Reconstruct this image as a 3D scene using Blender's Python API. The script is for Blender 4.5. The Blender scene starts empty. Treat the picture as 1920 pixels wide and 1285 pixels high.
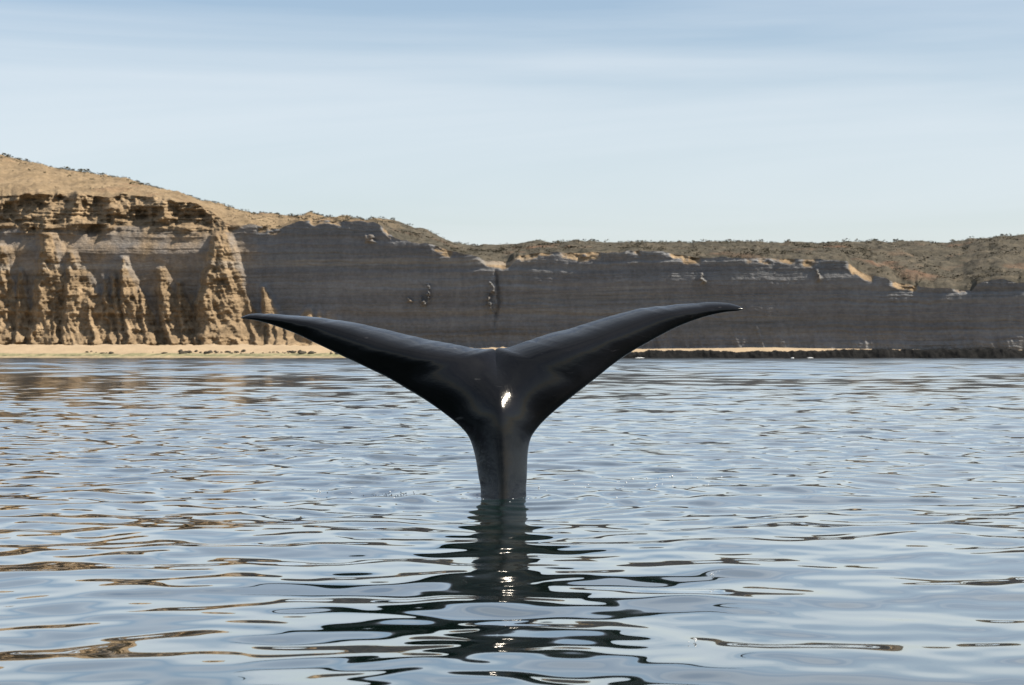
import bpy, math, random
import numpy as np

# ------------------------------------------------------------------ camera, sky, sun, exposure
F = 3850.0                 # focal length in photo pixels (1920 wide)
CX, HY = 960.0, 660.0      # photo column of the optical axis, row of the sea horizon
CAMH = 1.59
SUN_AZ, SUN_EL = 104.0, 46.0          # azimuth from +Y (view direction) towards +X

scene = bpy.context.scene
cam_d = bpy.data.cameras.new('camera')
cam = bpy.data.objects.new('camera', cam_d)
scene.collection.objects.link(cam)
cam.location = (0, 0, CAMH)
cam.rotation_euler = (math.radians(90) + math.atan((HY - 642.5) / F), 0, 0)
cam_d.sensor_width = 36.0
cam_d.lens = 36.0 * F / 1920.0
cam_d.clip_start = 0.1
cam_d.clip_end = 20000
cam_d.dof.use_dof = True
cam_d.dof.focus_distance = 22.4
cam_d.dof.aperture_fstop = 6.3
scene.camera = cam

world = bpy.data.worlds.new('World')
scene.world = world
world.use_nodes = True
wn, wl = world.node_tree.nodes, world.node_tree.links
wn.clear()
w_out = wn.new('ShaderNodeOutputWorld')
w_bg = wn.new('ShaderNodeBackground')
w_bg.inputs['Strength'].default_value = 0.062
sky = wn.new('ShaderNodeTexSky')
sky.sky_type = 'NISHITA'
sky.sun_disc = False
sky.sun_elevation = math.radians(SUN_EL)
sky.sun_rotation = math.radians(SUN_AZ)
sky.air_density = 1.0
sky.dust_density = 0.8
sky.ozone_density = 1.7
# thin streaks of high cloud all over the dome
tc = wn.new('ShaderNodeTexCoord')
mp = wn.new('ShaderNodeMapping')
mp.inputs['Scale'].default_value = (1.2, 1.2, 17.0)
mp.inputs['Rotation'].default_value = (0.0, 0.018, 0.0)
mp.inputs['Location'].default_value = (0.6, 0.2, 3.2)
nz = wn.new('ShaderNodeTexNoise')
nz.inputs['Scale'].default_value = 1.0
nz.inputs['Detail'].default_value = 6.0
nz.inputs['Roughness'].default_value = 0.50
nz.inputs['Distortion'].default_value = 0.5
rmp = wn.new('ShaderNodeValToRGB')
rmp.color_ramp.elements[0].position = 0.34
rmp.color_ramp.elements[0].color = (0.16, 0.16, 0.16, 1)
rmp.color_ramp.elements[1].position = 0.64
rmp.color_ramp.elements[1].color = (0.88, 0.88, 0.88, 1)
mulc = wn.new('ShaderNodeMath'); mulc.operation = 'MULTIPLY'; mulc.inputs[1].default_value = 0.76
mixc = wn.new('ShaderNodeMix'); mixc.data_type = 'RGBA'
mixc.inputs['B'].default_value = (6.35, 6.85, 7.3, 1)
wl.new(tc.outputs['Generated'], mp.inputs['Vector'])
wl.new(mp.outputs['Vector'], nz.inputs['Vector'])
wl.new(nz.outputs['Fac'], rmp.inputs['Fac'])
wl.new(rmp.outputs['Color'], mulc.inputs[0])
wl.new(mulc.outputs['Value'], mixc.inputs['Factor'])
wl.new(sky.outputs['Color'], mixc.inputs['A'])
# pale haze low over the horizon, the same all round
wsep = wn.new('ShaderNodeSeparateXYZ'); wl.new(tc.outputs['Generated'], wsep.inputs[0])
hz = wn.new('ShaderNodeMapRange'); hz.interpolation_type = 'SMOOTHSTEP'
for i, v in enumerate((-0.02, 0.085, 0.6, 0.0)): hz.inputs[i + 1].default_value = v
wl.new(wsep.outputs[2], hz.inputs[0])
mixh = wn.new('ShaderNodeMix'); mixh.data_type = 'RGBA'
mixh.inputs['B'].default_value = (6.6, 6.65, 6.5, 1)
wl.new(hz.outputs[0], mixh.inputs['Factor']); wl.new(mixc.outputs['Result'], mixh.inputs['A'])
wl.new(mixh.outputs['Result'], w_bg.inputs['Color'])
wl.new(w_bg.outputs['Background'], w_out.inputs['Surface'])

sun_d = bpy.data.lights.new('sun', 'SUN')
sun = bpy.data.objects.new('sun', sun_d)
scene.collection.objects.link(sun)
sun_d.energy = 4.6
sun_d.angle = math.radians(0.5)
sun_d.color = (1.0, 0.89, 0.74)
az, el = math.radians(SUN_AZ), math.radians(SUN_EL)
SUN = np.array([math.sin(az) * math.cos(el), math.cos(az) * math.cos(el), math.sin(el)])
import mathutils
sun.rotation_euler = mathutils.Vector(SUN).to_track_quat('Z', 'Y').to_euler()
sun.location = (200, 150, 300)

scene.view_settings.view_transform = 'Standard'
scene.view_settings.look = 'None'
scene.view_settings.gamma = 1.0
scene.view_settings.exposure = 1.05
scene.render.resolution_x = 1024
scene.render.resolution_y = 685

rng = np.random.default_rng(7)
random.seed(7)
COL = scene.collection

# ------------------------------------------------------------------ helpers
def smooth(a, b, x):
    t = np.clip((x - a) / (b - a), 0, 1)
    return t * t * (3 - 2 * t)

def _hash(ix, iy, seed):
    h = (ix.astype(np.int64) * 374761393 + iy.astype(np.int64) * 668265263 + seed * 1442695041) & 0x7fffffff
    h = ((h ^ (h >> 13)) * 1274126177) & 0x7fffffff
    h = (h ^ (h >> 16)) & 0xffff
    return h / 65535.0

def vnoise(x, y, seed=0):
    ix, iy = np.floor(x), np.floor(y)
    fx, fy = x - ix, y - iy
    fx = fx * fx * fx * (fx * (fx * 6 - 15) + 10)
    fy = fy * fy * fy * (fy * (fy * 6 - 15) + 10)
    a, b = _hash(ix, iy, seed), _hash(ix + 1, iy, seed)
    c, d = _hash(ix, iy + 1, seed), _hash(ix + 1, iy + 1, seed)
    return (a + (b - a) * fx) * (1 - fy) + (c + (d - c) * fx) * fy - 0.5      # -0.5 .. 0.5

def fbm(x, y, oct=4, seed=0, gain=0.5):
    v = 0; a = 1.0
    for o in range(oct):
        v = v + a * vnoise(x, y, seed + o * 17)
        x, y, a = x * 2.03 + 5.1, y * 2.03 + 1.7, a * gain
    return v

def ridged(x, y, oct=4, seed=0):
    v = 0; a = 1.0
    for o in range(oct):
        v = v + a * (0.5 - np.abs(vnoise(x, y, seed + o * 31)) * 2)
        x, y, a = x * 2.1 + 3.3, y * 2.1 + 9.1, a * 0.5
    return v

def grid_mesh(name, P, mat, close_u=False, smooth_shade=True):
    """P: (rows, cols, 3) -> mesh object of quads"""
    r, c = P.shape[:2]
    me = bpy.data.meshes.new(name)
    idx = np.arange(r * c).reshape(r, c)
    q = np.stack([idx[:-1, :-1], idx[:-1, 1:], idx[1:, 1:], idx[1:, :-1]], -1).reshape(-1, 4)
    nf = len(q)
    me.vertices.add(r * c)
    me.vertices.foreach_set('co', P.reshape(-1).astype(np.float32))
    me.loops.add(nf * 4)
    me.loops.foreach_set('vertex_index', q.reshape(-1).astype(np.int32))
    me.polygons.add(nf)
    me.polygons.foreach_set('loop_start', np.arange(0, nf * 4, 4, dtype=np.int32))
    me.polygons.foreach_set('loop_total', np.full(nf, 4, np.int32))
    me.polygons.foreach_set('use_smooth', np.full(nf, smooth_shade))
    me.update(calc_edges=True)
    me.materials.append(mat)
    o = bpy.data.objects.new(name, me)
    COL.objects.link(o)
    return o

def tri_mesh(name, V, T, mat, smooth_shade=False):
    me = bpy.data.meshes.new(name)
    me.from_pydata(V, [], T)
    me.polygons.foreach_set('use_smooth', np.full(len(me.polygons), smooth_shade))
    me.update()
    me.materials.append(mat)
    return me

def put(name, me, loc=(0, 0, 0), rot=(0, 0, 0), scale=(1, 1, 1)):
    o = bpy.data.objects.new(name, me)
    o.location, o.rotation_euler, o.scale = loc, rot, scale
    COL.objects.link(o)
    return o

def tag(o, label=None, cat=None, group=None, kind=None):
    for k, v in (('label', label), ('category', cat), ('group', group), ('kind', kind)):
        if v: o[k] = v
    return o

class Mat:
    """small node-graph builder"""
    def __init__(s, name):
        s.m = bpy.data.materials.new(name); s.m.use_nodes = True
        s.n, s.l = s.m.node_tree.nodes, s.m.node_tree.links
        s.b = s.n['Principled BSDF']
        s.geo = s.n.new('ShaderNodeNewGeometry')
        s.pos = s.geo.outputs['Position']
    def set(s, **kw):
        for k, v in kw.items():
            s.b.inputs[k.replace('_', ' ')].default_value = v
    def link(s, a, b): s.l.new(a, b)
    def mapping(s, scale, src=None, loc=(0, 0, 0)):
        m = s.n.new('ShaderNodeMapping'); m.inputs['Scale'].default_value = scale; m.inputs['Location'].default_value = loc
        s.link(src or s.pos, m.inputs['Vector']); return m.outputs['Vector']
    def noise(s, scale, detail=4, rough=0.55, dist=0.0, vec=None):
        t = s.n.new('ShaderNodeTexNoise'); t.inputs['Scale'].default_value = scale
        t.inputs['Detail'].default_value = detail; t.inputs['Roughness'].default_value = rough; t.inputs['Distortion'].default_value = dist
        s.link(vec or s.pos, t.inputs['Vector']); return t.outputs['Fac']
    def ramp(s, fac, stops, interp='LINEAR'):
        r = s.n.new('ShaderNodeValToRGB'); cr = r.color_ramp; cr.interpolation = interp
        while len(cr.elements) < len(stops): cr.elements.new(0.5)
        for e, (p, c) in zip(cr.elements, stops):
            e.position = p; e.color = (c, c, c, 1) if not hasattr(c, '__len__') else (*c, 1)
        s.link(fac, r.inputs['Fac']); return r.outputs['Color']
    def mix(s, fac, a, b, mode='MIX'):
        m = s.n.new('ShaderNodeMix'); m.data_type = 'RGBA'; m.blend_type = mode
        for key, v in (('Factor', fac), ('A', a), ('B', b)):
            if hasattr(v, 'is_linked'): s.link(v, m.inputs[key])
            else: m.inputs[key].default_value = v if key == 'Factor' else (*v, 1)
        return m.outputs['Result']
    def math(s, op, a, b=0.0):
        m = s.n.new('ShaderNodeMath'); m.operation = op
        for i, v in enumerate((a, b)):
            if hasattr(v, 'is_linked'): s.link(v, m.inputs[i])
            else: m.inputs[i].default_value = v
        return m.outputs['Value']
    def sep(s, src=None):
        m = s.n.new('ShaderNodeSeparateXYZ'); s.link(src or s.pos, m.inputs[0]); return m.outputs
    def maprange(s, v, a, b, c, d):
        m = s.n.new('ShaderNodeMapRange'); s.link(v, m.inputs[0])
        for i, x in enumerate((a, b, c, d)): m.inputs[i + 1].default_value = x
        return m.outputs[0]
    def bump(s, h, dist, strength=1.0, normal=None):
        m = s.n.new('ShaderNodeBump'); m.inputs['Distance'].default_value = dist
        if hasattr(strength, 'is_linked'): s.link(strength, m.inputs['Strength'])
        else: m.inputs['Strength'].default_value = strength
        s.link(h, m.inputs['Height'])
        if normal: s.link(normal, m.inputs['Normal'])
        return m.outputs['Normal']

# ------------------------------------------------------------------ materials
def mat_water():
    m = Mat('sea_water')
    m.set(Base_Color=(0.004, 0.011, 0.009, 1), Roughness=0.015, IOR=1.36)
    m.b.inputs['Coat Weight'].default_value = 1.0; m.b.inputs['Coat Roughness'].default_value = 0.015; m.b.inputs['Coat IOR'].default_value = 1.40
    y = m.sep()[1]
    a = m.noise(2.6, 3, 0.55, 0.2, m.mapping((0.8, 1.0, 0.0)))
    b = m.noise(0.9, 3, 0.55, 0.2, m.mapping((0.7, 1.0, 0.0)))
    far = m.maprange(y, 22.0, 75.0, 0.0, 1.0)
    patch = m.ramp(m.noise(0.10, 3, 0.6, 0.5, m.mapping((0.5, 1.0, 0.0))), [(0.35, 0.45), (0.65, 1.0)])
    s = m.math('MULTIPLY', far, patch)
    nb = m.bump(a, 0.006, s); m.link(nb, m.b.inputs['Normal']); m.link(nb, m.b.inputs['Coat Normal'])
    rg = m.math('ADD', m.maprange(y, 22.0, 110.0, 0.012, 0.06), m.maprange(y, 120.0, 380.0, 0.0, 0.13)); m.link(rg, m.b.inputs['Roughness']); m.link(rg, m.b.inputs['Coat Roughness'])
    return m.m

def mat_whale():
    m = Mat('wet_whale_skin')
    tcn = m.n.new('ShaderNodeTexCoord'); obj = tcn.outputs['Object']
    mott = m.noise(2.2, 5, 0.6, 0.4, obj)
    base = m.ramp(mott, [(0.3, (0.0018, 0.0018, 0.002)), (0.7, (0.005, 0.005, 0.006))])
    # fine pale scratches running along the flukes
    scr = m.noise(1.0, 4, 0.7, 0.6, m.mapping((3.0, 8.0, 34.0), obj))
    scr = m.ramp(scr, [(0.66, 0.0), (0.78, 1.0)])
    col = m.mix(m.math('MULTIPLY', scr, 0.4), base, (0.05, 0.05, 0.056))
    # a few pale scars
    sc = m.ramp(m.noise(1.0, 2, 0.4, 0.2, m.mapping((4.0, 4.0, 9.0), obj, (2.3, 0.4, 0.9))), [(0.72, 0.0), (0.77, 1.0)])
    col = m.mix(m.math('MULTIPLY', sc, 0.4), col, (0.13, 0.13, 0.135))
    m.link(col, m.b.inputs['Base Color'])
    r = m.noise(5.0, 4, 0.6, 0.3, m.mapping((1.0, 1.0, 2.5), obj))
    kx = m.sep(obj)
    keel = m.math('MULTIPLY', m.maprange(m.math('ABSOLUTE', kx[0]), 0.03, 0.16, 1.0, 0.0), m.maprange(kx[2], 0.75, 0.95, 0.0, 1.0))
    m.link(m.math('ADD', m.ramp(r, [(0.3, 0.05), (0.7, 0.13)]), m.math('MULTIPLY', keel, 0.11)), m.b.inputs['Roughness'])
    m.set(IOR=1.37)
    m.b.inputs['Coat Weight'].default_value = 0.0
    m.b.inputs['Coat Roughness'].default_value = 0.04
    m.b.inputs['Coat IOR'].default_value = 1.4
    bmp = m.noise(9.0, 4, 0.6, 0.2, m.mapping((1.0, 1.0, 1.6), obj))
    n1 = m.bump(bmp, 0.008, 0.3)
    ox, oy, oz = m.sep(obj)
    near = m.math('MULTIPLY', m.maprange(m.math('ABSOLUTE', ox), 0.06, 0.28, 1.0, 0.0), m.maprange(oz, 0.75, 1.05, 0.12, 1.0))       # skin is more wrinkled along the keel
    n2 = m.bump(m.noise(26.0, 3, 0.6, 0.3, m.mapping((1.0, 1.0, 0.6), obj)), 0.006, m.math('ADD', m.math('MULTIPLY', near, 0.5), 0.05), n1)
    m.link(n2, m.b.inputs['Normal'])
    m.link(n2, m.b.inputs['Coat Normal'])
    return m.m

def mat_cliff():
    m = Mat('layered_cliff_rock')
    x, y, z = m.sep()
    # layers: colour depends on height, slightly warped along the coast
    warp = m.math('MULTIPLY', m.noise(0.02, 3, 0.5), 2.4)
    zz = m.math('ADD', z, warp)
    cmb = m.n.new('ShaderNodeCombineXYZ'); m.link(m.math('MULTIPLY', x, 0.012), cmb.inputs[0]); m.link(m.math('MULTIPLY', zz, 0.42), cmb.inputs[2])
    lay = m.noise(1.0, 5, 0.62, 0.0, cmb.outputs[0])
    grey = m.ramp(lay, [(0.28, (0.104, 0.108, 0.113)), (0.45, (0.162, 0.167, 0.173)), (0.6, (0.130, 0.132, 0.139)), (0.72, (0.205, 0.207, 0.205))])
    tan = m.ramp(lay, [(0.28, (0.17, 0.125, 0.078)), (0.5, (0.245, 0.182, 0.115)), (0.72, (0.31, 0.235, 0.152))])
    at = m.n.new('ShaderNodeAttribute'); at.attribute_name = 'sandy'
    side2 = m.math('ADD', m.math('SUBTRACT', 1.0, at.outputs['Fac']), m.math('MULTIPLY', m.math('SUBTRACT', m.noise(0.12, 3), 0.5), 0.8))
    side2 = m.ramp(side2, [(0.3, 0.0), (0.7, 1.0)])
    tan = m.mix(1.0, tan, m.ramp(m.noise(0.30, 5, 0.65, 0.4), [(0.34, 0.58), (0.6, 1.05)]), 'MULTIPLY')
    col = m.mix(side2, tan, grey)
    cm2 = m.n.new('ShaderNodeCombineXYZ'); m.link(m.math('MULTIPLY', x, 0.004), cm2.inputs[0]); m.link(m.math('MULTIPLY', zz, 0.16), cm2.inputs[2])
    col = m.mix(1.0, col, m.ramp(m.noise(1.0, 2, 0.5, 0.0, cm2.outputs[0]), [(0.35, 0.78), (0.62, 1.14)]), 'MULTIPLY')
    # pale ash bed about 27 m up, reddish clay bed under it
    bed = m.ramp(m.maprange(zz, 20.0, 36.0, 0.0, 1.0), [(0.30, 0.0), (0.36, 0.35), (0.40, 0.0), (0.50, 0.0), (0.53, 1.0), (0.62, 0.85), (0.65, 0.0)])
    fade = m.maprange(x, -10.0, 25.0, 1.0, 0.0)
    patch = m.ramp(m.noise(0.06, 3, 0.5), [(0.35, 0.35), (0.6, 1.0)])
    bedf = m.math('MULTIPLY', m.math('MULTIPLY', bed, fade), m.math('MULTIPLY', patch, 0.6))
    col = m.mix(bedf, col, (0.25, 0.235, 0.21))
    # run-off streaks and dirt
    st = m.noise(1.0, 4, 0.6, 0.3, m.mapping((0.35, 0.1, 0.06)))
    col = m.mix(1.0, col, m.ramp(st, [(0.3, 0.88), (0.65, 1.06)]), 'MULTIPLY')
    sp = m.noise(0.9, 6, 0.65, 0.0)
    col = m.mix(1.0, col, m.ramp(sp, [(0.3, 0.80), (0.7, 1.15)]), 'MULTIPLY')
    m.link(col, m.b.inputs['Base Color'])
    m.set(Roughness=0.95); m.b.inputs['Specular IOR Level'].default_value = 0.15
    n1 = m.bump(m.noise(0.8, 6, 0.65, 0.2, m.mapping((1, 1, 2.2))), 0.9, 0.7)
    m.link(n1, m.b.inputs['Normal'])
    return m.m

def mat_plateau():
    m = Mat('dry_hill_soil')
    x, y, z = m.sep()
    sand = m.ramp(m.noise(0.08, 5, 0.6), [(0.3, (0.15, 0.112, 0.069)), (0.7, (0.235, 0.178, 0.112))])
    scrub = m.ramp(m.noise(0.14, 6, 0.7, 0.4), [(0.3, (0.034, 0.033, 0.026)), (0.5, (0.066, 0.060, 0.047)), (0.7, (0.105, 0.090, 0.068))])
    s = m.math('ADD', m.maprange(x, -64.0, -28.0, 0.0, 1.0), m.math('MULTIPLY', m.math('SUBTRACT', m.noise(0.06, 4), 0.5), 0.9))
    col = m.mix(m.ramp(s, [(0.3, 0.0), (0.75, 1.0)]), sand, scrub)
    red = m.ramp(m.noise(0.05, 3, 0.5, 0.3), [(0.58, 0.0), (0.72, 1.0)])
    col = m.mix(m.math('MULTIPLY', red, 0.35), col, (0.20, 0.105, 0.065))
    sp = m.noise(0.7, 6, 0.7)
    col = m.mix(1.0, col, m.ramp(sp, [(0.3, 0.7), (0.7, 1.2)]), 'MULTIPLY')
    m.link(col, m.b.inputs['Base Color'])
    m.set(Roughness=0.95); m.b.inputs['Specular IOR Level'].default_value = 0.1
    m.link(m.bump(m.noise(0.5, 6, 0.7), 0.9, 0.7), m.b.inputs['Normal'])
    return m.m

def mat_beach():
    m = Mat('beach_sand')
    x, y, z = m.sep()
    col = m.ramp(m.noise(0.25, 5, 0.6), [(0.3, (0.27, 0.205, 0.128)), (0.7, (0.33, 0.252, 0.162))])
    zz = m.math('ADD', z, m.math('MULTIPLY', m.math('SUBTRACT', m.noise(0.12, 4), 0.5), 1.1))
    weed = m.ramp(m.maprange(zz, 0.0, 2.0, 0.0, 1.0), [(0.10, 0.3), (0.3, 0.9), (0.55, 0.8), (0.68, 0.0)])
    wc = m.ramp(m.noise(0.5, 5, 0.7), [(0.35, (0.04, 0.055, 0.022)), (0.55, (0.17, 0.17, 0.085)), (0.7, (0.33, 0.27, 0.16))])
    col = m.mix(weed, col, wc)
    m.link(col, m.b.inputs['Base Color'])
    m.set(Roughness=0.9)
    m.link(m.bump(m.noise(1.2, 5, 0.6), 0.25, 0.6), m.b.inputs['Normal'])
    return m.m

def mat_rock(name, c0, c1, rough=0.7):
    m = Mat(name)
    m.link(m.ramp(m.noise(0.9, 5, 0.65), [(0.3, c0), (0.7, c1)]), m.b.inputs['Base Color'])
    m.set(Roughness=rough); m.b.inputs['Specular IOR Level'].default_value = 0.08
    m.link(m.bump(m.noise(2.0, 5, 0.65), 0.25, 0.8), m.b.inputs['Normal'])
    return m.m

def mat_leaf(name, c0, c1):
    m = Mat(name)
    m.link(m.ramp(m.noise(0.8, 3, 0.6), [(0.3, c0), (0.7, c1)]), m.b.inputs['Base Color'])
    m.set(Roughness=0.8); m.b.inputs['Specular IOR Level'].default_value = 0.2
    return m.m

def mat_foam():
    m = Mat('foam'); m.set(Base_Color=(0.75, 0.78, 0.8, 1), Roughness=0.35); return m.m

def mat_drop():
    m = Mat('water_bubble'); m.set(Base_Color=(0.55, 0.58, 0.60, 1), Roughness=0.08, IOR=1.33)
    m.b.inputs['Coat Weight'].default_value = 1.0; m.b.inputs['Coat Roughness'].default_value = 0.02
    return m.m

# ------------------------------------------------------------------ sea
WHX, WHY = (943 - CX) / F * 22.4, 22.4         # where the tail stands in the water
def build_sea():
    ys = list(np.linspace(-400, -30, 8)) + list(np.linspace(-20, 4.5, 30))
    y = 5.0
    while y < 8.5: ys.append(y); y += 0.06
    while y < 30: ys.append(y); y += 0.022 + 0.018 * (y - 8.5) / 21.5
    d = 0.040
    while y < 560: ys.append(y); y += d; d *= 1.0052
    ys += [566, 580, 600, 640, 700, 900, 2000, 6000]
    ys = np.array(ys)
    a = np.linspace(-0.35, 0.35, 440)
    out = 0.35 + 0.0024 * (1.15 ** np.arange(1, 48) - 1) / 0.15
    a = np.concatenate([-out[::-1], a, out])
    da = np.gradient(a)
    rad = np.sqrt(np.maximum(ys, 0) ** 2 + 25.0)
    X = a[None, :] * rad[:, None]
    wide = np.zeros_like(a); wide[:7] = -np.array([4000, 1500, 600, 250, 100, 40, 15.]); wide[-7:] = -wide[:7][::-1]
    X = X + wide[None, :]
    Y = np.repeat(ys[:, None], len(a), 1)
    dy = np.gradient(ys)
    sp = np.maximum(np.abs(np.gradient(X, axis=1)), np.abs(dy)[:, None])
    X = X.astype(np.float32); Y = Y.astype(np.float32); sp = sp.astype(np.float32)
    Z = np.zeros_like(X)
    # wind ripples fade out in the smooth slick around and in front of the whale
    pat = fbm(X / 7.0, Y / 11.0, 3, 91).astype(np.float32)
    rough = smooth(12.0, 30.0, Y + 9 * pat).astype(np.float32)
    mid = (0.78 + 0.22 * smooth(11.0, 24.0, Y + 7 * pat)).astype(np.float32)
    def band(n, l0, l1, slope, spread, mod, heading=0.0, seed=1):
        r = np.random.default_rng(seed)
        nonlocal Z
        lam = np.exp(r.uniform(np.log(l0), np.log(l1), n))
        th = math.radians(90 + heading) + r.normal(0, math.radians(spread), n)
        ph = r.uniform(0, 2 * np.pi, n)
        s1 = slope * math.sqrt(2.0 / n)
        for L, t, p in zip(lam, th, ph):
            k = 2 * math.pi / L
            w = np.clip(L / (sp * 3.0) - 1.0, 0, 1)
            if mod is not None: w = w * mod
            Z += (s1 / k) * w * np.sin(k * math.cos(t) * X + k * math.sin(t) * Y + p)
    R = math.radians
    band(22, 2.8, 9.0, R(0.95), 32, None, -14, 1)
    band(36, 0.75, 2.4, R(2.5), 42, mid, 10, 2)
    band(36, 0.30, 0.80, R(1.25), 50, mid, -6, 3)
    band(40, 0.34, 1.5, R(2.8), 45, rough, 8, 4)
    band(30, 0.9, 5.0, R(2.0), 42, smooth(28.0, 70.0, Y + 14 * pat).astype(np.float32), 5, 5)
    band(30, 3.5, 15.0, R(4.4), 42, smooth(80.0, 220.0, Y).astype(np.float32), -4, 6)
    # rings spreading from the tail
    r = np.hypot(X - WHX, Y - WHY)
    Z += 0.016 * np.exp(-r / 1.5) * np.sin(2 * np.pi * r / 0.42) * smooth(0.1, 0.4, r)
    Z += 0.010 * np.exp(-((r - 0.27) / 0.07) ** 2)
    o = grid_mesh('sea', np.stack([X, Y, Z], -1), mat_water())
    tag(o, 'rippled blue grey sea water reflecting the sky and cliffs', 'sea', kind='structure')
    return r
build_sea()

# ------------------------------------------------------------------ coast: traced rows of the photograph -> heights on a coast about 530 m off
def tr(pts):
    p = np.array(pts, float); return lambda x: np.interp(x, p[:, 0], p[:, 1])
skyline = tr([(-400, 262), (-150, 276), (0, 290), (50, 302), (100, 316), (150, 322), (200, 327), (250, 341), (290, 349), (330, 361), (400, 381), (450, 395), (510, 404), (550, 405), (580, 403), (610, 408), (700, 411), (735, 412), (770, 425), (800, 434), (830, 447), (850, 456), (900, 459), (960, 458), (1000, 455), (1060, 457), (1110, 453), (1160, 455), (1300, 454), (1500, 455), (1680, 456), (1750, 456), (1800, 453), (1860, 446), (1890, 441), (1920, 439), (2100, 425), (2400, 420)])
rimline = tr([(-400, 350), (0, 366), (60, 363), (130, 363), (200, 371), (230, 366), (300, 371), (340, 377), (380, 388), (400, 398), (425, 418), (450, 422), (480, 422), (520, 428), (540, 424), (560, 416), (600, 412.5), (650, 414), (700, 418), (716, 424), (726, 436), (740, 446), (780, 455), (810, 461), (840, 470), (870, 478), (895, 483), (912, 490), (930, 486), (955, 490), (970, 480), (990, 476), (1040, 475), (1100, 473), (1160, 475), (1200, 470), (1250, 475), (1300, 480), (1350, 484), (1420, 486), (1500, 488), (1540, 488), (1588, 490), (1600, 500), (1630, 519), (1662, 522), (1672, 530), (1730, 539), (1822, 545), (1832, 533), (1868, 524), (1885, 524), (1900, 528), (1920, 530), (2050, 535), (2400, 520)])
footline = tr([(-400, 649), (500, 649), (640, 651), (900, 655), (1200, 656), (1450, 653), (1600, 656), (1920, 658), (2400, 658)])
wallY = tr([(-8000, 760), (-1500, 690), (-400, 652), (0, 637), (470, 614), (1000, 582), (1920, 536), (2400, 516), (8000, 450)])
shoreY = tr([(-8000, 600), (-400, 556), (0, 548), (470, 540), (1000, 524), (1920, 502), (2400, 492), (8000, 425)])
MPX = 560.0 / F      # metres per photo pixel on the coast

# ridges: path of crest points (px,py), half width left/right at foot (px), reach out of the wall at the foot (m), half width at top (px)
RIDGES = [
    ([(-130, 470), (-120, 540), (-110, 646)], 14, 60, 9, 12),
    ([(-60, 455), (-64, 540), (-58, 646)], 14, 64, 9, 12),
    ([(0, 460), (2, 500), (-4, 560), (-6, 646)], 14, 54, 9, 16),
    ([(78, 400), (80, 440), (82, 480), (74, 560), (58, 646)], 12, 88, 9, 12),
    ([(131, 472), (130, 515), (125, 565), (118, 646)], 12, 120, 11, 9),
    ([(194, 520), (196, 550), (204, 600), (214, 646)], 8, 36, 8, 6),
    ([(211, 513), (213, 550), (219, 590), (228, 646)], 7, 32, 8, 6),
    ([(229, 483), (229, 522), (232, 570), (240, 646)], 9, 76, 10, 7),
    ([(301, 502), (302, 540), (306, 580), (318, 646)], 10, 68, 10, 9),
    ([(345, 556), (352, 600), (372, 646)], 7, 24, 9, 5),
    ([(396, 402), (405, 445), (398, 482), (390, 520), (380, 570), (384, 646)], 16, 118, 12, 10),
    ([(392, 566), (394, 600), (400, 646)], 7, 32, 12, 5),
    ([(437, 585), (440, 612), (446, 646)], 7, 30, 11.5, 5),
    ([(38, 505), (36, 560), (30, 646)], 10, 40, 9, 6),
    ([(163, 545), (168, 600), (176, 646)], 7, 30, 12, 4),
    ([(262, 540), (268, 600), (276, 646)], 8, 36, 10, 6),
    ([(334, 528), (336, 580), (344, 646)], 8, 34, 10, 6),
    ([(466, 560), (470, 600), (478, 646)], 8, 40, 9, 6),
    ([(100, 520), (100, 580), (98, 646)], 8, 34, 10, 5),
    ([(493, 536), (497, 575), (499, 600), (506, 646)], 8, 50, 9, 7),
    ([(536, 600), (538, 646)], 9, 60, 11, 8),
    ([(512, 580), (520, 646)], 8, 46, 11, 6),
    ([(580, 618), (586, 648)], 9, 64, 9, 7),
]
SPURS = [   # small lit flakes and pinnacles on the shaded wall: px,py of tip, height px, half width px, reach m
    (803, 533, 30, 3.5, 2.4), (790, 555, 20, 6, 2.2), (767, 558, 9, 4, 1.5), (921, 528, 22, 6, 2.6), (918, 548, 38, 4, 2.4), (1315, 512, 20, 7, 2.4), (692, 440, 16, 12, 2.0), (1532, 505, 24, 6, 1.4)]

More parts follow.
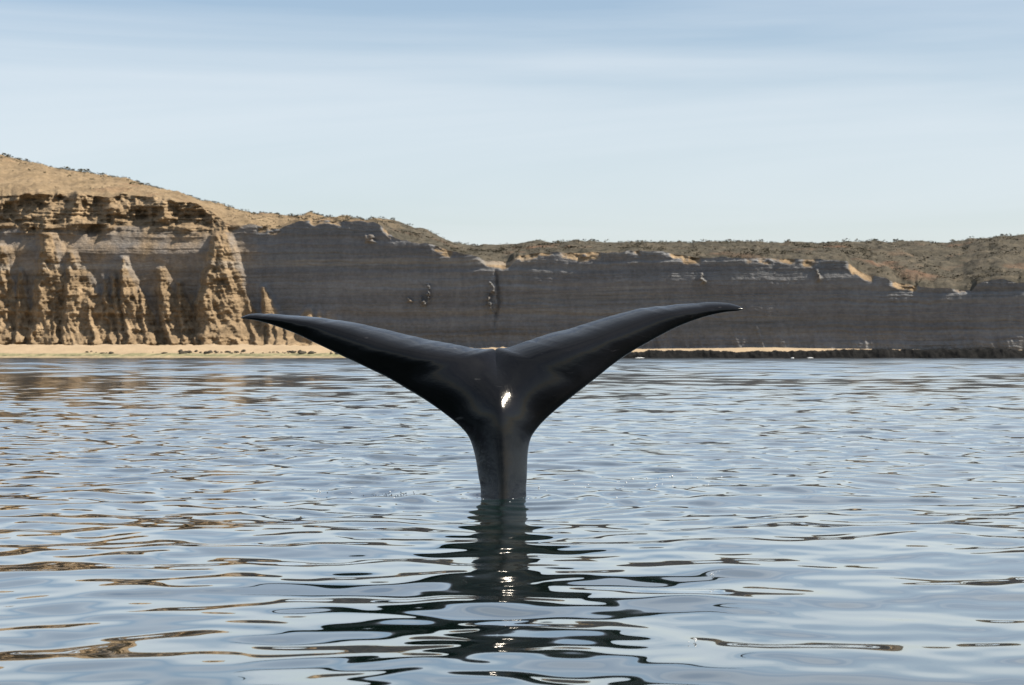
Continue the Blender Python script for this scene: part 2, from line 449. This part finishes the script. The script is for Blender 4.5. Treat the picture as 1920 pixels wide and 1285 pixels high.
def reach(PX, PY):
    """how far the rock stands out of the mean wall towards the sea, in metres"""
    d = np.zeros_like(PX)
    wob = fbm(PX / 22.0, PY / 18.0, 4, 5) * 10
    for path, wl_, wr_, dm, w0 in RIDGES:
        wr_, wl_, w0 = wr_ * 1.3, wl_ * 1.5, w0 * 1.5
        p = np.array(path, float)
        ya, yf = p[0, 1], p[-1, 1]
        cx = np.interp(PY, p[:, 1], p[:, 0])
        q = np.clip((PY - ya) / (yf - ya), 0, 1)
        dx = PX - cx + wob * (0.3 + 0.7 * q)
        hl = w0 * 0.7 + (wl_ - w0 * 0.7) * q; hr = w0 + (wr_ - w0) * q ** 1.1
        prof = 1 - np.where(dx < 0, -dx / hl, dx / hr)
        dep = dm * (0.22 + 0.78 * q) + 5.0 * smooth(0.72, 1.0, q) ** 2
        h = dep * np.clip(prof, 0, 1) ** 0.9 * smooth(ya - 5, ya + 4, PY)
        d = np.maximum(d, h)
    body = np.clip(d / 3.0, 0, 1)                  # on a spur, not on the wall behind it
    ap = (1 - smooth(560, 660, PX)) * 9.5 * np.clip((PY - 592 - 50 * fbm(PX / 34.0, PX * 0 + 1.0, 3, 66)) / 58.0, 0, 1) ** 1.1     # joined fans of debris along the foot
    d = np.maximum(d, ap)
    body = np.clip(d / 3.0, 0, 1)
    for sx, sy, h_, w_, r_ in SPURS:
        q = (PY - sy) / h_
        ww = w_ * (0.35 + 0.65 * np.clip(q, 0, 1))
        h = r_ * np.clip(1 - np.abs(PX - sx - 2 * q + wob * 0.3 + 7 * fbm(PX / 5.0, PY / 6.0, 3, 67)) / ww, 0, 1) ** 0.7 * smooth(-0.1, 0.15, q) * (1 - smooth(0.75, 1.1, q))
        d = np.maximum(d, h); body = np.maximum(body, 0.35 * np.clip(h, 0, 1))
    left = 1 - smooth(400, 520, PX)                # weathered headland
    up = 1 - smooth(412, 452, PY + 14 * fbm(PX / 60., PY * 0, 3, 7))
    # hard beds standing out as ledges
    zz = PY + 9 * fbm(PX / 160.0, PY * 0 + 2.0, 3, 8) + 3 * fbm(PX / 30.0, PY / 30.0, 3, 9)
    led = fbm(PX / 900.0, zz / 11.0, 4, 21, 0.6)
    d += led * (0.55 + left * (1.8 * up + 0.55 * body))
    d -= left * (6.0 * np.exp(-((PX - 262) / 34.) ** 2 - ((PY - 402) / 20.) ** 2) + 3.0 * np.exp(-((PX - 95) / 48.) ** 2 - ((PY - 388) / 9.) ** 2) + 3.5 * np.exp(-((PX - 20) / 30.) ** 2 - ((PY - 386) / 8.) ** 2))
    d += left * body * (1 - up) * 1.6 * ridged((PX - 0.35 * PY) / 17.0, PY / 75.0, 3, 47)
    d += 0.45 * fbm(PX / 1100.0, zz / 38.0, 2, 23) * (1 - left)
    # crumbled blocks, gullies
    big = ridged(PX / 58.0, PY / 40.0, 4, 33)
    d += left * up * (7.0 * (big - 0.3) + 2.6 * fbm(PX / 16.0, PY / 12.0, 4, 41))
    d += left * (1 - up) * (0.12 + 0.88 * body) * (1.7 * fbm(PX / 13.0, PY / 11.0, 4, 43) + 0.9 * ridged(PX / 20., PY / 24., 3, 45))
    w = 1 - left
    d += w * (0.20 * fbm(PX / 16.0, PY / 45.0, 4, 51) + 0.4 * fbm(PX / 70.0, PY / 160.0, 3, 52) + 0.10 * fbm(PX / 6.0, PY / 7.0, 3, 53))
    base = w * smooth(596, 655, PY)
    d += base * 1.3 * np.clip(ridged((PX - PY * 0.3) / 24.0, PY / 120.0, 3, 61) + 0.1, 0, 1)      # little fans at the foot
    # crack right of the middle, and a recess with a bench over it
    d -= (1.3 + 1.2 * fbm(PY / 25., PY * 0 + 4, 3, 4)) * np.exp(-((PX - 931 - 9 * fbm(PY / 40., PY * 0, 3, 3)) / 3.0) ** 2) * smooth(500, 512, PY) * (1 - smooth(590, 640, PY))
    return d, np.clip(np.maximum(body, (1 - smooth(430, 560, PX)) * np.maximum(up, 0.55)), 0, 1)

def noise_line(px, amp, sc, seed): return amp * fbm(px / sc, px * 0 + 0.3, 4, seed)

NC = 1350
PXC = np.concatenate([-180 - 6000 * np.linspace(1, 0, 61)[:-1] ** 2.2, np.linspace(-180, 2100, NC - 120), 2100 + 6000 * np.linspace(0, 1, 61)[1:] ** 2.2])
rim = rimline(PXC) + noise_line(PXC, 5.5, 26, 71)
sk = np.minimum(skyline(PXC) + noise_line(PXC, 3.2, 24, 72), rim - 3)
foot = footline(PXC) + 6      # continues a little under the sand
Yw = wallY(PXC) + 2.2 * fbm(PXC / 330.0, PXC * 0, 3, 75)

def world_of(px, py, Y):
    return np.stack([(px - CX) / F * Y, Y, CAMH + (HY - py) / F * Y], -1)

def build_cliff():
    nr = 235
    t = np.linspace(0, 1, nr)[:, None]
    PX = np.repeat(PXC[None, :], nr, 0)
    PY = foot[None] + (rim - foot)[None] * t
    left = 1 - smooth(400, 520, PX)
    Y = Yw[None] + (1 - left) * 0.03 * (foot[None] - PY) * MPX
    up = np.clip(470 - PY, 0, None) * MPX
    Y = Y + left * (0.03 * (foot[None] - PY) * MPX + 0.55 * up)
    d, sandy = reach(PX, PY)
    Y = Y - d
    # rim broken back here and there into short crumbling slopes
    px_, py_ = PX, PY - rim[None]
    crumb = np.clip(fbm(PX / 46.0, PX * 0 + 3.0, 3, 77) * 2.2 + 0.12, 0, 1) * np.clip(0.6 + 0.8 * fbm(PX / 14.0, PY / 8.0, 3, 78), 0, 1.1)
    crumb = crumb + 1.0 * np.exp(-((PX - 935) / 26.0) ** 2) + 0.8 * smooth(1585, 1600, PX) * (1 - smooth(1625, 1650, PX))
    depth_px = 6 + 12 * np.clip(fbm(PX / 30.0, PX * 0, 3, 79) + 0.5, 0, 1) + 10 * np.exp(-((PX - 935) / 26.0) ** 2)
    Y = Y + 3.2 * (1 - left) * crumb * (1 - smooth(0, 1, py_ / depth_px))
    sandy = np.maximum(sandy, 0.85 * np.clip(crumb * 1.6, 0, 1) * (1 - smooth(0.6, 1.2, py_ / depth_px)))
    P = world_of(PX, PY, Y)
    o = grid_mesh('cliff', P, mat_cliff())
    at = o.data.attributes.new('sandy', 'FLOAT', 'POINT'); at.data.foreach_set('value', sandy.reshape(-1).astype(np.float32))
    tag(o, 'layered sedimentary sea cliff, sunlit buttresses at one end and shaded wall beyond', 'cliff', kind='structure')
    return P[-1]
top = build_cliff()

def plateau_point(px_i, t, PXa, topY):
    pass

def build_plateau():
    nr = 84
    t = np.linspace(0, 1, nr)[:, None]
    PX = np.repeat(PXC[None], nr, 0)
    topY = top[:, 1]
    rise = np.maximum(rim - sk, 3)
    run = 60 + rise * 1.25                           # metres from the rim to the crest
    # row angle rises from rim to skyline, distance grows
    g = np.exp(-0.5 * (np.arange(-45, 46) / 15.0) ** 2); g /= g.sum()
    sm = lambda v: np.convolve(np.pad(v, 45, mode='edge'), g, 'valid')
    bl = smooth(0.0, 0.22, t)
    rs = np.minimum(sm(rim), sm(rim)); rimT = rim[None] * (1 - bl) + rs[None] * bl
    topT = topY[None] * (1 - bl) + sm(topY)[None] * bl
    Y = topT + sm(run)[None] * t ** 1.25
    PY = rimT + (sk[None] - rimT) * (1 - (1 - t) ** 1.35)
    PY[-1] = sk
    P = world_of(PX, PY, Y)
    bumps = fbm(P[..., 0] / 9.0, P[..., 1] / 14.0, 5, 81) * 1.6 + fbm(P[..., 0] / 2.5, P[..., 1] / 4.0, 3, 84) * 0.5
    gul = ridged(P[..., 0] / 22.0 - P[..., 1] / 60., P[..., 1] / 70.0, 3, 86) * 1.6
    P[..., 2] += (bumps + gul * smooth(1500, 1700, PX)) * np.minimum(1, t * 12) * (1 - 0.75 * smooth(0.85, 1, t))
    crest = P[-1]
    back = []
    for k, (dy, dz) in enumerate([(30, -0.5), (120, -3), (500, -8), (2500, -12)]):
        b = crest.copy(); b[:, 1] += dy; b[:, 2] += dz; b[:, 0] *= b[:, 1] / crest[:, 1]; back.append(b)
    P = np.concatenate([P, np.stack(back)], 0)
    o = grid_mesh('plateau', P, mat_plateau())
    tag(o, 'dry sandy and scrubby ground rising above the cliff rim', 'hill', kind='structure')
    return P
PLT = build_plateau()

def build_beach():
    nr, nc = 60, 900
    px = np.concatenate([-420 - 6000 * np.linspace(1, 0, 41)[:-1] ** 2, np.linspace(-420, 2360, nc - 80), 2360 + 6000 * np.linspace(0, 1, 41)[1:] ** 2])
    t = np.linspace(0, 1, nr)[:, None]
    zf = CAMH + (HY - footline(px)) * MPX
    shore = shoreY(px) + 1.2 * fbm(px / 160., px * 0, 3, 11)
    Y = shore[None] - 7.0 + 125 * t ** 1.8 + 0 * px[None]
    rel = (Y - shore[None])
    Z = np.where(rel < 0, rel * 0.12, zf[None] * smooth(-2, 15, rel) * 1.02 + 0.003 * np.maximum(rel - 15, 0))
    Z = Z + 0.14 * fbm(px[None] / 40., Y / 3.0, 3, 13) * smooth(0, 4, rel) + (0.75 * fbm(px[None] / 22., Y / 9.0, 4, 14)) * smooth(14, 26, rel) * (1 - 0.8 * smooth(1000, 1300, px[None]))
    X = (px[None] - CX) / F * Y
    o = grid_mesh('beach', np.stack([X, Y, Z], -1), mat_beach())
    tag(o, 'narrow strip of pale sand at the foot of the cliff', 'beach', kind='structure')
build_beach()

def build_shelf():
    nr, nc = 46, 900
    px = np.concatenate([np.linspace(960, 2200, nc - 60), 2200 + 6000 * np.linspace(0, 1, 61)[1:] ** 2])
    u = np.linspace(0, 1, nr)[:, None]
    on = smooth(960, 1120, px)[None]
    Y = shoreY(px)[None] - 3.2 + 13.0 * u + 0 * px[None] + 1.4 * fbm(px[None] / 30., u * 3, 3, 17) * (1 - u)
    prof = smooth(0.0, 0.28, u) * (1 - smooth(0.72, 1.0, u))
    topz = 1.4 + 0.55 * smooth(1480, 1600, px) + 0.45 * fbm(px / 36., px * 0, 4, 19) + 0.28 * fbm(px / 7., px * 0, 3, 20)
    Z = -0.5 + (0.5 + topz[None]) * prof * on + 0.35 * fbm(px[None] / 6., u * 9, 4, 22) * prof * on + (0.45 * u) * on
    X = (px[None] - CX) / F * (shoreY(px)[None] + 4) + 0 * Y
    o = grid_mesh('rock_shelf', np.stack([X, Y, Z], -1), mat_rock('wet_dark_rock', (0.005, 0.0055, 0.006), (0.016, 0.016, 0.016), 0.95))
    tag(o, 'low black wet rock shelf between the sand and the water', 'rock shelf', kind='structure')
build_shelf()

# ------------------------------------------------------------------ whale
def catmull(pts, n):
    p = np.array(pts, float)
    p = np.vstack([2 * p[0] - p[1], p, 2 * p[-1] - p[-2]])
    m = len(p) - 3
    u = np.linspace(0, m, n); i = np.minimum(u.astype(int), m - 1); f = (u - i)[:, None]
    a, b, c, d = p[i], p[i + 1], p[i + 2], p[i + 3]
    return 0.5 * ((2 * b) + (-a + c) * f + (2 * a - 5 * b + 4 * c - d) * f ** 2 + (-a + 3 * b - 3 * c + d) * f ** 3)

# matched pairs: A = keel line up to the notch, then trailing edge to the tip; B = side of the stock, then leading edge to the tip
CORE = [(944, 1150), (944, 1040), (943.5, 932), (943, 885), (941, 840), (939, 800), (936.5, 762), (934, 725), (931, 690), (928.5, 657)]
NOTCH = len(CORE) - 1
A_L = CORE + [(904, 654.5), (871, 649.5), (822, 640), (773, 630), (724, 618.5), (675, 607.5), (626, 599.5), (577, 593.5), (528, 590.5), (500, 588.5), (478, 588.5), (463, 591), (451, 596)]
B_L = [(868, 1150), (890, 1040), (901, 932), (897, 893), (890, 852), (880, 822), (864, 801), (838, 779), (800, 752), (757, 726), (724, 707), (692, 691.5), (658, 675), (626, 660), (594, 644.5), (562, 629.5), (534, 618), (510, 609), (488, 602.5), (474, 599.5), (464, 598.3), (457, 598), (451, 597)]
A_R = CORE + [(952, 651.5), (982, 641.5), (1014, 631.5), (1063, 617.5), (1112, 603), (1161, 588.5), (1201, 579.5), (1243, 574), (1292, 569.5), (1341, 567), (1367, 568.3), (1384, 573), (1393, 578)]
B_R = [(1012, 1150), (996, 1040), (987, 932), (988, 893), (989.5, 852), (994, 826), (1003, 809), (1022, 787), (1054, 759), (1090, 731), (1120, 707), (1150, 683), (1178, 663.5), (1206, 647), (1234, 631.5), (1262, 616.5), (1290, 605), (1314, 597), (1337, 590.5), (1357, 586), (1373, 583.8), (1384, 582.8), (1393, 580)]

def whale():
    per = 12
    npair = len(A_L)
    ns = (npair - 1) * per + 1
    nt = 44
    tt = np.linspace(0, 1, nt)
    tt = 0.5 - 0.5 * np.cos(np.pi * tt)                    # denser at both edges
    sidx = np.linspace(0, npair - 1, ns)
    keel_d = np.interp(sidx, np.arange(npair), [0.54, 0.48, 0.43, 0.41, 0.39, 0.385, 0.355, 0.228, 0.12, 0.012] + [0] * (npair - 10))
    keel_b = np.interp(sidx, np.arange(npair), [0.50, 0.44, 0.36, 0.33, 0.30, 0.27, 0.23, 0.17, 0.10, 0.012] + [0] * (npair - 10))
    thick = np.interp(sidx, np.arange(npair), [0, 0, 0.0, 0.02, 0.05, 0.08, 0.105, 0.125, 0.135, 0.135, 0.13, 0.122, 0.113, 0.103, 0.093, 0.083, 0.073, 0.062, 0.050, 0.038, 0.028, 0.018, 0.0])
    ker = np.hanning(15); ker /= ker.sum()
    sm = lambda v: np.convolve(np.pad(v, 7, mode='edge'), ker, 'valid')
    keel_d, keel_b, thick = sm(keel_d), sm(keel_b), sm(thick)
    fl = smooth(NOTCH - 2.2, NOTCH, sidx)              # 0 stock, 1 fluke
    fl0 = smooth(2.0, NOTCH + 3.0, sidx)
    flc = smooth(NOTCH - 4.5, NOTCH + 2.5, sidx)
    CH = 0.5 * (np.hypot(*(catmull(A_L, ns) - catmull(B_L, ns)).T) + np.hypot(*(catmull(A_R, ns) - catmull(B_R, ns)).T)) / F * WHY
    naca = (0.2969 * np.sqrt(tt) - 0.126 * tt - 0.3516 * tt ** 2 + 0.2843 * tt ** 3 - 0.1036 * tt ** 4) / 0.1
    elli = np.sqrt(np.clip(1 - (1 - tt) ** 2, 0, 1))
    tri = (math.hypot(1, 0.2) - np.sqrt((1 - tt) ** 2 + 0.2 ** 2)) / (math.hypot(1, 0.2) - 0.2)
    kr = np.exp(-((1 - tt) / 0.30) ** 2)
    kw = np.interp(sidx, [0, 2, 5, 8, 9], [0.40, 0.52, 0.58, 0.62, 0.6])
    def lean(z):      # the flukes tip back, away from the viewer, more and more towards the trailing edge
        return 0.34 * np.log1p(np.exp((z - 0.85) / 0.16)) * 0.16 + 0.22 * np.clip(z - 1.0, 0, None) ** 2
    verts, quads, index = [], [], {}
    def side(A, B, mirror):
        A = catmull(A, ns); B = catmull(B, ns)
        A[:, 1] += 1.6 * fbm(A[:, 0] / 26.0, A[:, 0] * 0, 4, 301) * fl * (1 - smooth(npair - 3, npair - 1, sidx))
        B[:, 1] += 1.2 * fbm(B[:, 0] / 60.0, B[:, 0] * 0, 3, 305) * fl * (1 - smooth(npair - 3, npair - 1, sidx))
        grids = []
        for face in (-1, 1):
            G = np.zeros((ns, nt, 3))
            for i in range(ns):
                q = B[i][None] + (A[i] - B[i])[None] * tt[:, None]
                z0 = (932 - q[:, 1]) / F * WHY
                kd = keel_d[i] if face < 0 else keel_b[i]
                K = 0.14 * elli + 0.86 * tri
                prof = thick[i] * (fl[i] * naca + (1 - fl[i]) * elli * 0.8) * (1 if face < 0 else 0.55) + kd * K
                # thin rounded trailing edge
                prof = prof + fl[i] * 0.012 * np.sqrt(np.clip(1 - tt, 0, 1)) * np.sqrt(tt)
                chord = CH[i]
                cam_ = -chord * 0.29 * fl0[i] * (flc[i] * 4 * tt * (1 - tt) * (0.35 + 1.25 * tt) + (1 - flc[i]) * elli * 0.8)
                Y = WHY + lean(z0) + cam_ + face * prof
                G[i] = np.stack([(q[:, 0] - CX) / F * Y, Y, CAMH + (HY - q[:, 1]) / F * Y], -1)
            grids.append(G)
        return grids
    Lf, Lb = side(A_L, B_L, False)
    Rf, Rb = side(A_R, B_R, True)
    def vid(co):
        key = (round(co[0], 4), round(co[1], 4), round(co[2], 4))
        if key not in index: index[key] = len(verts); verts.append(tuple(co))
        return index[key]
    for G, flip in ((Lf, 0), (Lb, 1), (Rf, 1), (Rb, 0)):
        ids = [[vid(G[i, j]) for j in range(nt)] for i in range(ns)]
        for i in range(ns - 1):
            for j in range(nt - 1):
                q = [ids[i][j], ids[i][j + 1], ids[i + 1][j + 1], ids[i + 1][j]]
                q = [v for k, v in enumerate(q) if v != q[k - 1]]
                if len(set(q)) < 3: continue
                quads.append(q[::-1] if flip else q)
    loc = np.array([WHX, WHY, 0.0])
    V = [tuple(np.array(v) - loc) for v in verts]
    me = tri_mesh('whale', V, quads, mat_whale(), True)
    import bmesh
    bm = bmesh.new(); bm.from_mesh(me)
    bmesh.ops.remove_doubles(bm, verts=bm.verts, dist=0.0006)
    bmesh.ops.recalc_face_normals(bm, faces=bm.faces)
    bm.to_mesh(me); bm.free()
    me.polygons.foreach_set('use_smooth', np.full(len(me.polygons), True))
    o = put('whale', me, tuple(loc))
    tag(o, 'glossy black whale tail with spread flukes rising upright out of the sea', 'whale')
whale()

# ------------------------------------------------------------------ rocks on the tide line
def rock_mesh(seed):
    import bmesh
    bm = bmesh.new()
    bmesh.ops.create_icosphere(bm, subdivisions=2, radius=1.0)
    r = random.Random(seed)
    ax = [mathutils.Vector((r.gauss(0, 1), r.gauss(0, 1), r.gauss(0, 1))).normalized() for _ in range(7)]
    lim = [r.uniform(0.55, 0.85) for _ in ax]
    for v in bm.verts:
        for a, l in zip(ax, lim):
            dd = v.co.dot(a)
            if dd > l: v.co -= a * (dd - l) * 0.9
        v.co *= 1 + 0.08 * r.uniform(-1, 1)
        if v.co.z < -0.35: v.co.z = -0.35
    me = bpy.data.meshes.new('shore_rock'); bm.to_mesh(me); bm.free()
    me.materials.append(ROCKM); return me
ROCKM = mat_rock('dark_shore_rock', (0.020, 0.020, 0.017), (0.075, 0.066, 0.050), 0.75)
rocks = [rock_mesh(s) for s in range(6)]
for i in range(70):
    px = random.choice([random.uniform(150, 640), random.uniform(330, 640)])
    sy = float(shoreY(px)); Y = sy + 5.5 + random.uniform(-0.9, 1.1)
    s = random.choice([0.25, 0.32, 0.4, 0.55, 0.7]) * random.uniform(0.8, 1.25)
    zf = CAMH + (HY - float(footline(px))) * MPX
    z = zf * float(smooth(-2, 15, Y - sy)) * 1.02
    o = put('shore_rock', rocks[i % 6], ((px - CX) / F * Y, Y, z + 0.05), (0, 0, random.uniform(0, 6.28)), (s * random.uniform(1, 1.7), s, s * random.uniform(0.6, 0.9)))
    tag(o, 'dark weathered rock lying on the tide line of the sandy beach', 'rock', 'rocks along the tide line')

# ------------------------------------------------------------------ shrubs on the hill
def bush_geo(seed, n=26):
    r = random.Random(seed); V, T = [], []
    for k in range(n):
        a, h = r.uniform(0, 6.283), r.random() ** 0.7
        rr = r.uniform(0.35, 1.0) * math.sqrt(max(0.0, 1 - (h * 0.95) ** 2))
        c = mathutils.Vector((math.cos(a) * rr, math.sin(a) * rr, h * 0.95))
        for s in range(2):
            d1 = mathutils.Vector((r.gauss(0, 1), r.gauss(0, 1), r.gauss(0, 0.8))).normalized() * r.uniform(0.28, 0.5)
            d2 = mathutils.Vector((r.gauss(0, 1), r.gauss(0, 1), r.gauss(0, 1))).normalized() * r.uniform(0.2, 0.36)
            b = len(V); V += [tuple(c - d1 * 0.5), tuple(c + d1 * 0.5), tuple(c + d2), tuple(c - d2 * 0.7)]
            T += [(b, b + 1, b + 2), (b, b + 3, b + 1)]
    return V, T
LEAF_DARK = mat_leaf('dark_shrub_leaves', (0.042, 0.043, 0.024), (0.095, 0.086, 0.052))
LEAF_DRY = mat_leaf('dry_shrub_leaves', (0.054, 0.050, 0.036), (0.088, 0.079, 0.058))
BUSH = [tri_mesh('shrub', *bush_geo(s), LEAF_DARK) for s in range(5)]

def on_plateau(px, t):
    """point on the hill surface at photo column px, fraction t from rim to crest"""
    j = min(max(int(np.searchsorted(PXC, px)), 0), NC - 1)
    i = min(int(round(t * 83)), 83)
    return PLT[i, j]
# shrubs one can pick out on the crest and the bare sand under it
spots = [(8, 1.0, 1.3), (16, .97, 1.1), (36, .98, .8), (50, 1.0, 1.0), (62, .93, .7), (112, .99, .9), (124, 1.0, 1.4), (136, .97, .8), (150, 1.0, 1.3), (160, .99, 1.5), (172, .96, .8), (192, .98, 1.0), (53, .62, .6), (82, .55, .5), (128, .60, .7), (146, .66, .5), (171, .58, .8), (245, .75, .9), (228, .92, .8), (212, .95, .9), (262, .9, .8), (276, .98, .9), (255, .99, .9),
         (240, .97, .9), (94, .96, .8), (330, .98, .7), (372, .98, .7), (545, .97, .9), (556, .9, .8), (582, 1.0, 1.3), (592, 1.0, 1.3), (600, .98, 1.0), (520, .97, .8), (735, .99, .8), (1425, 1.0, .9), (1475, 1.0, .9), (1640, .99, 1.3), (1680, 1.0, 1.6), (1690, .99, 1.2), (1786, .99, 1.0), (1880, 1.0, 1.0), (1110, .99, .9), (1006, .99, .9), (1300, 1.0, .8)]
for k, (px, t, s) in enumerate(spots):
    p = on_plateau(px, t)
    o = put('shrub', BUSH[k % 5], (p[0], p[1], p[2] - 0.1 * s), (0, 0, random.uniform(0, 6.28)), (s * 1.35, s * 1.35, s * 0.95))
    if px < 420 and t < 0.8:
        tag(o, 'small dark shrub growing alone on the bare sandy slope', 'shrub', 'shrubs on the bare slope')
    elif px < 420:
        tag(o, 'dark shrub on the crest of the tall sandy hill', 'shrub', 'shrubs on the tall crest')
    elif px < 760:
        tag(o, 'dark shrub on the rim of the lower sandy headland', 'shrub', 'shrubs on the lower headland')
    else:
        tag(o, 'dark shrub standing up on the far flat skyline of the scrubby plateau', 'shrub', 'shrubs on the far skyline')
# the rest reads as one cover of low scrub
def scrub():
    geos = [bush_geo(100 + s, 7) for s in range(8)]
    geos = [(np.array(v), np.array(t)) for v, t in geos]
    Vs, Ts, base = [], [], 0
    n = 0
    while n < 4400:
        px = random.uniform(-250, 2200); t = random.uniform(0.03, 1.0)
        dens = float(np.interp(px, [-250, 250, 420, 520, 720, 860, 2200], [.25, .25, .25, .4, .9, 1.0, 1.0]))
        if n < 600:
            px = random.uniform(-120, 520); t = 1 - 0.24 * random.random() ** 1.4
        if px < 420 and n >= 600: dens = 1.0 if t > 0.72 + 0.2 * random.random() else 0.06
        if n >= 600 and random.random() > dens: continue
        p = on_plateau(px, t)
        if n >= 600 and float(fbm(np.array(p[0] / 13.0), np.array(p[1] / 22.0), 3, 95)) < -0.02 and random.random() > 0.12: continue
        s = random.uniform(0.3, 0.7) * random.choice([0.8, 1.0, 1.0, 1.7]) * (0.8 if px < 420 else 1.0)
        v, tt_ = geos[n % 8]
        a = random.uniform(0, 6.28); ca, sa = math.cos(a), math.sin(a)
        w = np.stack([(v[:, 0] * ca - v[:, 1] * sa) * s * 1.4, (v[:, 0] * sa + v[:, 1] * ca) * s * 1.4, v[:, 2] * s * 0.8], -1) + p
        Vs.append(w); Ts.append(tt_ + base); base += len(v); n += 1
    V = np.concatenate(Vs); T = np.concatenate(Ts)
    me = tri_mesh('scrub', V.tolist(), T.tolist(), LEAF_DRY)
    tag(put('scrub', me), 'low dry olive brown scrub covering the plateau above the cliff', 'scrub', kind='stuff')
scrub()

# ------------------------------------------------------------------ bubbles and foam left on the water
def bubbles(name, specs, mat, label):
    import bmesh
    bm = bmesh.new()
    for (px, py, wx, wy, n, r0, r1) in specs:
        for k in range(n):
            qx, qy = px + random.gauss(0, wx), py + random.gauss(0, wy)
            Y = CAMH * F / (qy - HY); X = (qx - CX) / F * Y
            r = random.uniform(r0, r1)
            mtx = mathutils.Matrix.Translation((X, Y, 0.004 + r * 0.3))
            bmesh.ops.create_icosphere(bm, subdivisions=1, radius=r, matrix=mtx)
    me = bpy.data.meshes.new(name); bm.to_mesh(me); bm.free()
    me.polygons.foreach_set('use_smooth', np.full(len(me.polygons), True))
    me.materials.append(mat)
    tag(put(name, me), label, 'bubbles', kind='stuff')
bubbles('water_bubbles', [(1280, 905, 45, 5, 70, .006, .014), (1200, 903, 40, 3, 25, .005, .010), (745, 930, 28, 3, 40, .005, .012), (630, 922, 20, 3, 6, .006, .012),
                          (943, 938, 36, 3.0, 14, .004, .010), (1340, 1075, 8, 3, 14, .004, .008), (1328, 1119, 5, 2, 9, .004, .008), (1304, 1203, 5, 2, 8, .003, .006), (1100, 920, 60, 8, 12, .005, .010)],
        mat_drop(), 'scattered bubbles and droplets on the water round the tail')

def shore_foam():
    import bmesh
    bm = bmesh.new()
    for px, w in [(1520, 7), (1200, 9), (1486, 3)]:
        Y = float(shoreY(px)) - 4.5; n = 14
        up, lo = [], []
        for k in range(n + 1):
            x = (px - CX + w * (2 * k / n - 1)) / F * Y
            e = math.sin(math.pi * k / n)
            up.append(bm.verts.new((x, Y, 0.05 + 0.22 * e * random.uniform(0.5, 1))))
            lo.append(bm.verts.new((x, Y - 1.2 * e - 0.1, -0.02)))
        bk = [bm.verts.new((v.co.x, Y + 0.5, -0.05)) for v in up]
        for k in range(n):
            bm.faces.new((lo[k], lo[k + 1], up[k + 1], up[k])); bm.faces.new((up[k], up[k + 1], bk[k + 1], bk[k]))
    me = bpy.data.meshes.new('shore_foam'); bm.to_mesh(me); bm.free(); me.materials.append(mat_foam())
    tag(put('shore_foam', me), 'thin white foam of small waves breaking along the shore', 'foam', kind='stuff')
shore_foam()
